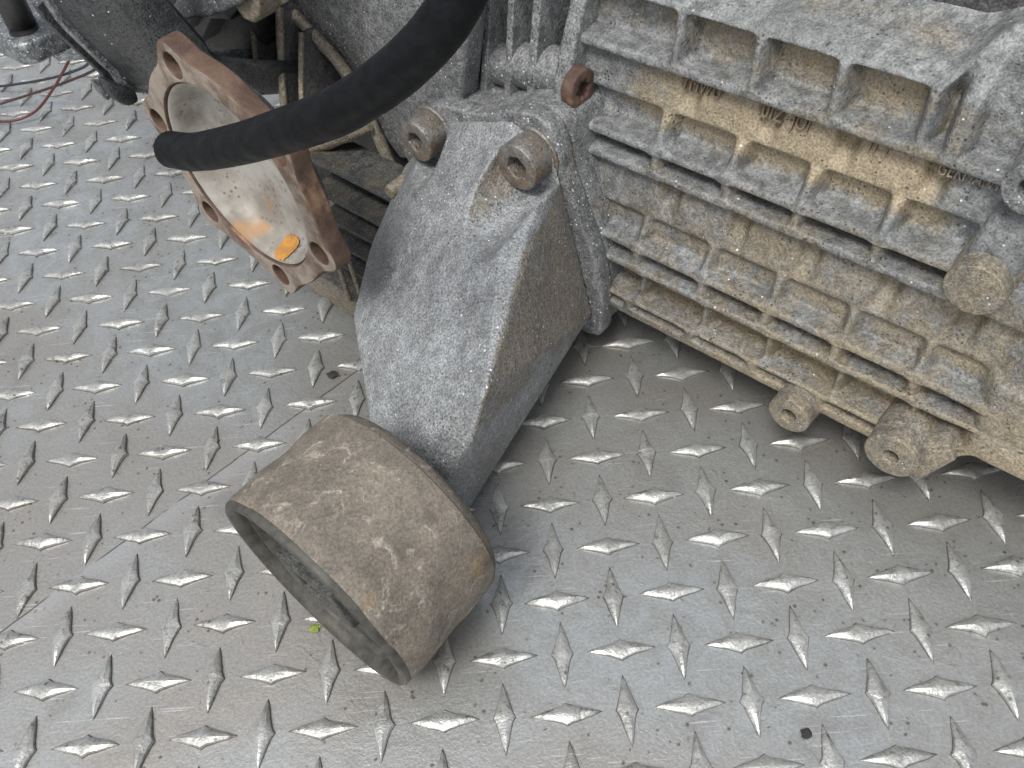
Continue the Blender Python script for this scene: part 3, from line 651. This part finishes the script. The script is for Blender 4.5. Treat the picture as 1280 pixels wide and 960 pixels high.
# ---- drive flange
def drive_flange():
    c = np.array([-.2073, -.0559, .1100]); hb = [math.radians(d) for d in (106, 167, 222, 279, 341, 36)]; rb = .0478
    def R(t):
        d = min(abs((t - h + math.pi) % (2 * math.pi) - math.pi) for h in hb); return .0498 + .0082 * math.exp(-(d / .17) ** 2) + .0006 * math.sin(5 * t + 1)
    out = [(R(t) * math.cos(t), R(t) * math.sin(t)) for t in np.linspace(0, 2 * math.pi, 144, endpoint=False)]
    holes = [circ(.0050, 24, (rb * math.cos(h), rb * math.sin(h))) for h in hb]
    f = plate('drive_flange', [out, circ(.0410, 72)] + holes, c, .0084, 'rust', root, .0009)
    f.data.materials.append(M['face'])
    for p in f.data.polygons:
        if p.normal.dot(Vector(W((0, 1, 0)))) > .9: p.material_index = 1
    lathe('centre_cup', c, [(.0412, -.0076), (.0412, -.0022), (.0404, -.0012), (.0392, -.0016), (.0380, -.0045), (.0372, -.0095), (.0350, -.0122), (.0290, -.0138), (.0150, -.0143), (.004, -.0144)], 'cup', f, 'o', 96, angle=60, caps=(0, 1))
    for h in hb: lathe('bolt_hole', (c[0] + rb * math.cos(h), c[1], c[2] + rb * math.sin(h)), [(.00505, -.0082), (.00505, -.0076), (.001, -.0075)], 'rust', f, 'o', 24)
    # orange paint mark on the lower lip of the cup
    V = []
    for i in range(14):
        t = math.radians(275 + 18 * i / 13); k = math.sqrt(max(.02, 1 - ((i - 6.5) / 6.8) ** 2)) * (1 + .18 * math.sin(i * 2.1))
        r1 = .0370 + .0026 * min(k, 1); r0 = .0372 - .0034 * k
        for sx in np.linspace(0, 1, 5):
            r = r1 + (r0 - r1) * sx
            hh = np.interp(r, [.0150, .0290, .0350, .0372, .0380, .0392, .0404], [-.0143, -.0138, -.0122, -.0095, -.0045, -.0016, -.0012])
            V.append((c[0] + (r - .0005) * math.cos(t), c[1] + hh + .0006, c[2] + (r - .0005) * math.sin(t)))
    Fc = [[i * 5 + j, i * 5 + j + 1, (i + 1) * 5 + j + 1, (i + 1) * 5 + j] for i in range(13) for j in range(4)]
    link('paint_mark', mesh('paint_mark', V, Fc), 'orange', f, 60)
    lathe('flange_hub', c, [(.0410, -.0078), (.0400, -.0145), (.032, -.0185), (.022, -.0215), (.010, -.023)], 'shaded', root, 'o', 64, caps=(0, 1))
drive_flange()

# ---- side of the final drive: arched opening with ribs, skin panel, horizontal fins
def q(x, y, o): return ato(x, y, o)
OS = -.150
skin = [q(x, y, OS) for x, y in ((346, -25), (368, 18), (392, 42), (418, 72), (440, 100), (462, 146), (500, 200), (560, 200), (576, 130), (590, -30))]
prism('side_skin', skin, (0, -.012, 0), 'grey', root, .002, 3)
tube('arch_rim', [q(x, y, OS + .004) for x, y in ((342, -14), (368, 18), (392, 43), (420, 74), (446, 112), (463, 150), (482, 192), (497, 226))], .0029, 'dusty', root, 12, wob=.15)
tube('cross_rib', [q(372, 187, -.126), q(420, 172, -.135), q(463, 153, -.144)], .0044, 'dusty', root, 12, wob=.25)
for x0, y0, x1, y1, w in ((313, 18, 324, 118, .0016), (347, 8, 353, 140, .0022), (299, 60, 303, 120, .0014), (375, 40, 376, 150, .0016)):
    t0, t1 = q(x0, y0, -.140), q(x1, y1, -.120)
    vr = prism('vertical_rib', [t0, t1, t1 + (0, -.06, 0), t0 + (0, -.06, 0)], (w * 1.4, 0, 0), 'shaded', root, .0006)
    tube('rib_edge', [t0 + (w * .7, 0, 0), (t0 + t1) / 2 + (w * .7, .0004, 0), t1 + (w * .7, 0, 0)], w * .95, 'dusty', vr, 8, wob=.2)
prism('side_casting', [q(x, y, -.112) for x, y in ((372, 300), (408, 276), (452, 290), (462, 330), (456, 392), (446, 396), (380, 352))], (0, -.05, 0), 'shaded', root, .003)
prism('side_casting', [q(x, y, -.158) for x, y in ((360, 160), (470, 160), (520, 230), (500, 330), (440, 330), (360, 260))], (0, -.03, 0), 'shaded', root, .003)
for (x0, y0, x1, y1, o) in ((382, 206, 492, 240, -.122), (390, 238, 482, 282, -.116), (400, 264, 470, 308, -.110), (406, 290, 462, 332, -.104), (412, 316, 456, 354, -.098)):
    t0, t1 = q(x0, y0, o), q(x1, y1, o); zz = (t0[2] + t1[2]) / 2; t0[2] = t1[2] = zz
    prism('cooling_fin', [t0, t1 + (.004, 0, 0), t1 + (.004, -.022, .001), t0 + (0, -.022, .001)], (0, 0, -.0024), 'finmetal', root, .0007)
bt = [q(x, y, -.091) for x, y in ((372, 346), (384, 340), (412, 352), (446, 380), (462, 384), (452, 400), (430, 392), (396, 368))]
prism('lower_rim', bt, (0, -.02, 0), 'dusty', root, .0015)
for x0, y0, x1, y1 in ((424, 334, 438, 376), (437, 328, 450, 366)):
    t0, t1 = q(x0, y0, -.090), q(x1, y1, -.090); tube('lower_rib', [t0, (t0 + t1) / 2, t1], .0013, 'dusty', root, 8)
lathe('small_boss', q(486, 241, -.120), [(.0035, -.012), (.0035, -.001), (.0028, 0)], 'dusty', root, 'o', 20)

# ---- bell housing at the far left
def bell():
    A0 = -.300
    pts = [ata(*p, A0) for p in ((44, -60), (50, -28), (57, 0), (79, 33), (110, 64), (140, 92), (172, 117))]
    c = [(p[1], p[2]) for p in pts]; c += [(-.115, .086), (-.16, .070), (-.24, .062)]
    c = catmull([(x, y, 0) for x, y in c], 6)[:, :2]
    V = []; As = [A0 - .001, A0 + .008, A0 + .017, A0 + .026, A0 + .034]; n = len(c)
    cen = np.array([-.24, .20])
    for k, aa in enumerate(As):
        s = 1 - [.035, .045, .06, .10, .17][k]
        for p in c: w = cen + (p - cen) * s; V.append((aa, w[0], w[1]))
    Fc = [[i * n + j, i * n + j + 1, (i + 1) * n + j + 1, (i + 1) * n + j] for i in range(len(As) - 1) for j in range(n - 1)]
    b = link('bell_housing', bake(mesh('bell_housing', V, Fc), [('SOLIDIFY', dict(thickness=.004, offset=-1))]), 'bell', root, 50)
    inner = [tuple(cen + (p - cen) * .86) for p in c[::-1]]
    plate('bell_rim', [[tuple(p) for p in c] + inner], (A0, 0, 0), .0045, 'lugmetal', b, .0012, 'a')
    c2 = [tuple(cen + (p - cen) * 1.01) for p in c[14:]]
    plate('bell_rim', [c2 + [tuple(cen + (np.array(p) - cen) * .9) for p in c2[::-1]]], (A0 - .009, 0, 0), .004, 'bell', b, .001, 'a')
    # fixing lug with a stud hole
    lt = [atz(*p, .128) for p in ((-60, 10), (-30, 34), (-6, 46), (14, 56), (34, 54), (54, 44), (76, 36), (70, 14), (56, -6), (40, -40), (-40, -40))]
    prism('fixing_lug', lt, (0, 0, -.011), 'lugmetal', b, .0022, 3)
    lt = [atz(*p, .118) for p in ((50, 56), (74, 44), (92, 50), (114, 68), (70, 70))]
    prism('lug_shelf', lt, (0, 0, -.003), 'lugmetal', b, .0008)
    pz = atz(30, 37, .1282)
    lathe('stud_hole', pz, [(.0068, -.002), (.0068, .0004), (.004, .0006)], 'plastic', b, 'z', 28)
    tube('stud_sleeve', [atz(27, 30, .1285), atz(16, 8, .140), atz(2, -22, .155)], .0066, 'plastic', b, 20)
    t = [ata(*p, A0 - .004) for p in ((118, 92), (124, 108), (136, 122), (150, 128), (164, 122), (160, 108))]
    prism('rim_tab', t, (.008, 0, 0), 'bell', b, .002)
    t = [ata(*p, A0 - .006) for p in ((110, 98), (118, 112), (130, 124), (134, 118), (122, 98))]
    prism('rim_tab', t, (.004, 0, 0), 'lugmetal', b, .001)
M['lugmetal'] = cast('lug_alloy', (0.30, 0.32, 0.335), (0.10, 0.105, 0.11), (0.2, 0.2, 0.2), .6, .8, dots=.45, metal=.5, rough=.4)
bell()

# ---- connectors and clip between bell housing and final drive
def pbox(name, pxs, o, dep, mat, bev=.0015): return prism(name, [q(x, y, o) for x, y in pxs], (0, -dep, 0), mat, root, bev)
pbox('connector_body', [(150, -30), (158, 20), (185, 52), (232, 40), (245, 5), (240, -30)], -.115, .05, 'plastic')
pbox('connector_latch', [(186, -12), (192, 22), (222, 34), (240, 4), (236, -14)], -.108, .03, 'plastic', .003)
pbox('connector_cover', [(232, 22), (222, 60), (248, 56), (262, 24), (288, 26), (300, 8), (250, 8)], -.122, .03, 'plastic')
prism('hub_guard', [q(190, 60, -.135), q(215, 110, -.135), q(300, 130, -.135), q(330, 60, -.135), q(300, -30, -.135), q(200, -30, -.135)], (0, -.02, 0), 'shaded', root, .003)
prism('support_strap', [q(177, 56, -.088), q(186, 53, -.088), q(193, 72, -.088), q(196, 92, -.085), q(203, 106, -.085), q(196, 111, -.085), q(188, 90, -.086), q(180, 68, -.088)], (0, -.004, 0), 'pale', root, .0008)
tube('spring_clip', [q(163, 52, -.085), q(169, 53, -.085), q(165, 44, -.085), q(172, 43, -.085), q(182, 51, -.085), q(191, 51, -.085), q(213, 31, -.088)], .00085, 'wire', root, 8)
tube('spring_clip', [q(150, 4, -.092), q(156, 22, -.091), q(168, 36, -.09)], .0008, 'wire', root, 8)
def lump(name, pxs, o, dep, mat): 
    n = len(pxs); me = mesh('t', [q(x, y, o) for x, y in pxs] + [q(x, y, o) + (0, -dep, 0) for x, y in pxs], [list(range(n)), list(range(2 * n - 1, n - 1, -1))] + [[i, (i + 1) % n, n + (i + 1) % n, n + i] for i in range(n)])
    me = bake(me, [('REMESH', dict(mode='VOXEL', voxel_size=.0009)), ('SMOOTH', dict(factor=.5, iterations=10))]); return link(name, me, mat, root, 60)
lump('cast_ear', [(214, 12), (224, 24), (262, 22), (300, 6), (312, -30), (240, -30), (222, -6)], -.100, .02, 'lugmetal')
lump('cast_ear', [(284, -20), (292, 8), (304, 24), (318, 30), (325, 20), (324, -20)], -.104, .012, 'dusty')

# ================================================================== LOOSE THINGS
hp = [ato(214, 187, -.028), ato(245, 190, -.028), ato(300, 180, -.028), ato(360, 162, -.028), ato(420, 140, -.030), ato(475, 106, -.034), ato(520, 68, -.038), ato(556, 26, -.042), ato(584, -24, -.046), ato(610, -80, -.05)]
pth = catmull(hp, 8)
hose = link('hose', tube_mesh('hose', pth, np.linspace(.0062, .0056, len(pth)), 28, wob=.02), 'hose', None, 50)
tag(hose, 'thick black rubber hose bending across in front of the rusty drive flange', 'hose')
def wire(path, mat, label):
    o = tube('wire', path, .0009, mat, None, 10, 10); tag(o, label, 'wire', 'loose cut wires by the bell housing'); return o
g = lambda x, y, z: atz(x, y, z)
wire([g(92, 62, .060), g(86, 76, .045), g(66, 112, .022), g(40, 142, .006), g(0, 152, .0032), g(-60, 140, .0032)], 'red', 'dark red wire looping down to the tread plate by the bell housing')
wire([g(112, 78, .060), g(100, 86, .045), g(62, 98, .022), (g(0, 108, .006)), g(-60, 112, .0035)], 'blue', 'blue black wire running out straight from under the bell housing')
wire([g(120, 86, .050), g(107, 93, .040), g(62, 110, .018), g(0, 130, .0035), g(-60, 150, .0032)], 'maroon', 'brown wire lying between the red and the blue wire')
def crumb(name, px, r, mat, seed, flat=.5):
    p = W(atz(*px, 0)); bm = bmesh.new(); bmesh.ops.create_icosphere(bm, subdivisions=2, radius=r); rr = random.Random(seed)
    for v in bm.verts:
        k = 1 + .45 * mnoise.noise(v.co * (1.6 / r) + Vector((seed, 0, 0))); v.co = Vector((v.co.x * k, v.co.y * k * .8, v.co.z * k * flat))
    lo = min(v.co.z for v in bm.verts)
    for v in bm.verts: v.co += Vector((p[0], p[1], -lo))
    me = bpy.data.meshes.new(name); bm.to_mesh(me); bm.free(); return link(name, me, mat, None, 20)
tag(crumb('grit_chip', (1007, 918), .0022, 'chip', 3), 'small black chip of grit lying alone on the bare tread plate', 'chip')
tag(crumb('leaf_scrap', (394, 786), .0022, 'leaf', 5, .25), 'tiny green leaf scrap on the plate beside the bushing', 'leaf')
tag(crumb('dirt_crumb', (416, 470), .0028, 'chip', 8, .35), 'small dark crumb on the plate behind the bushing', 'crumb')
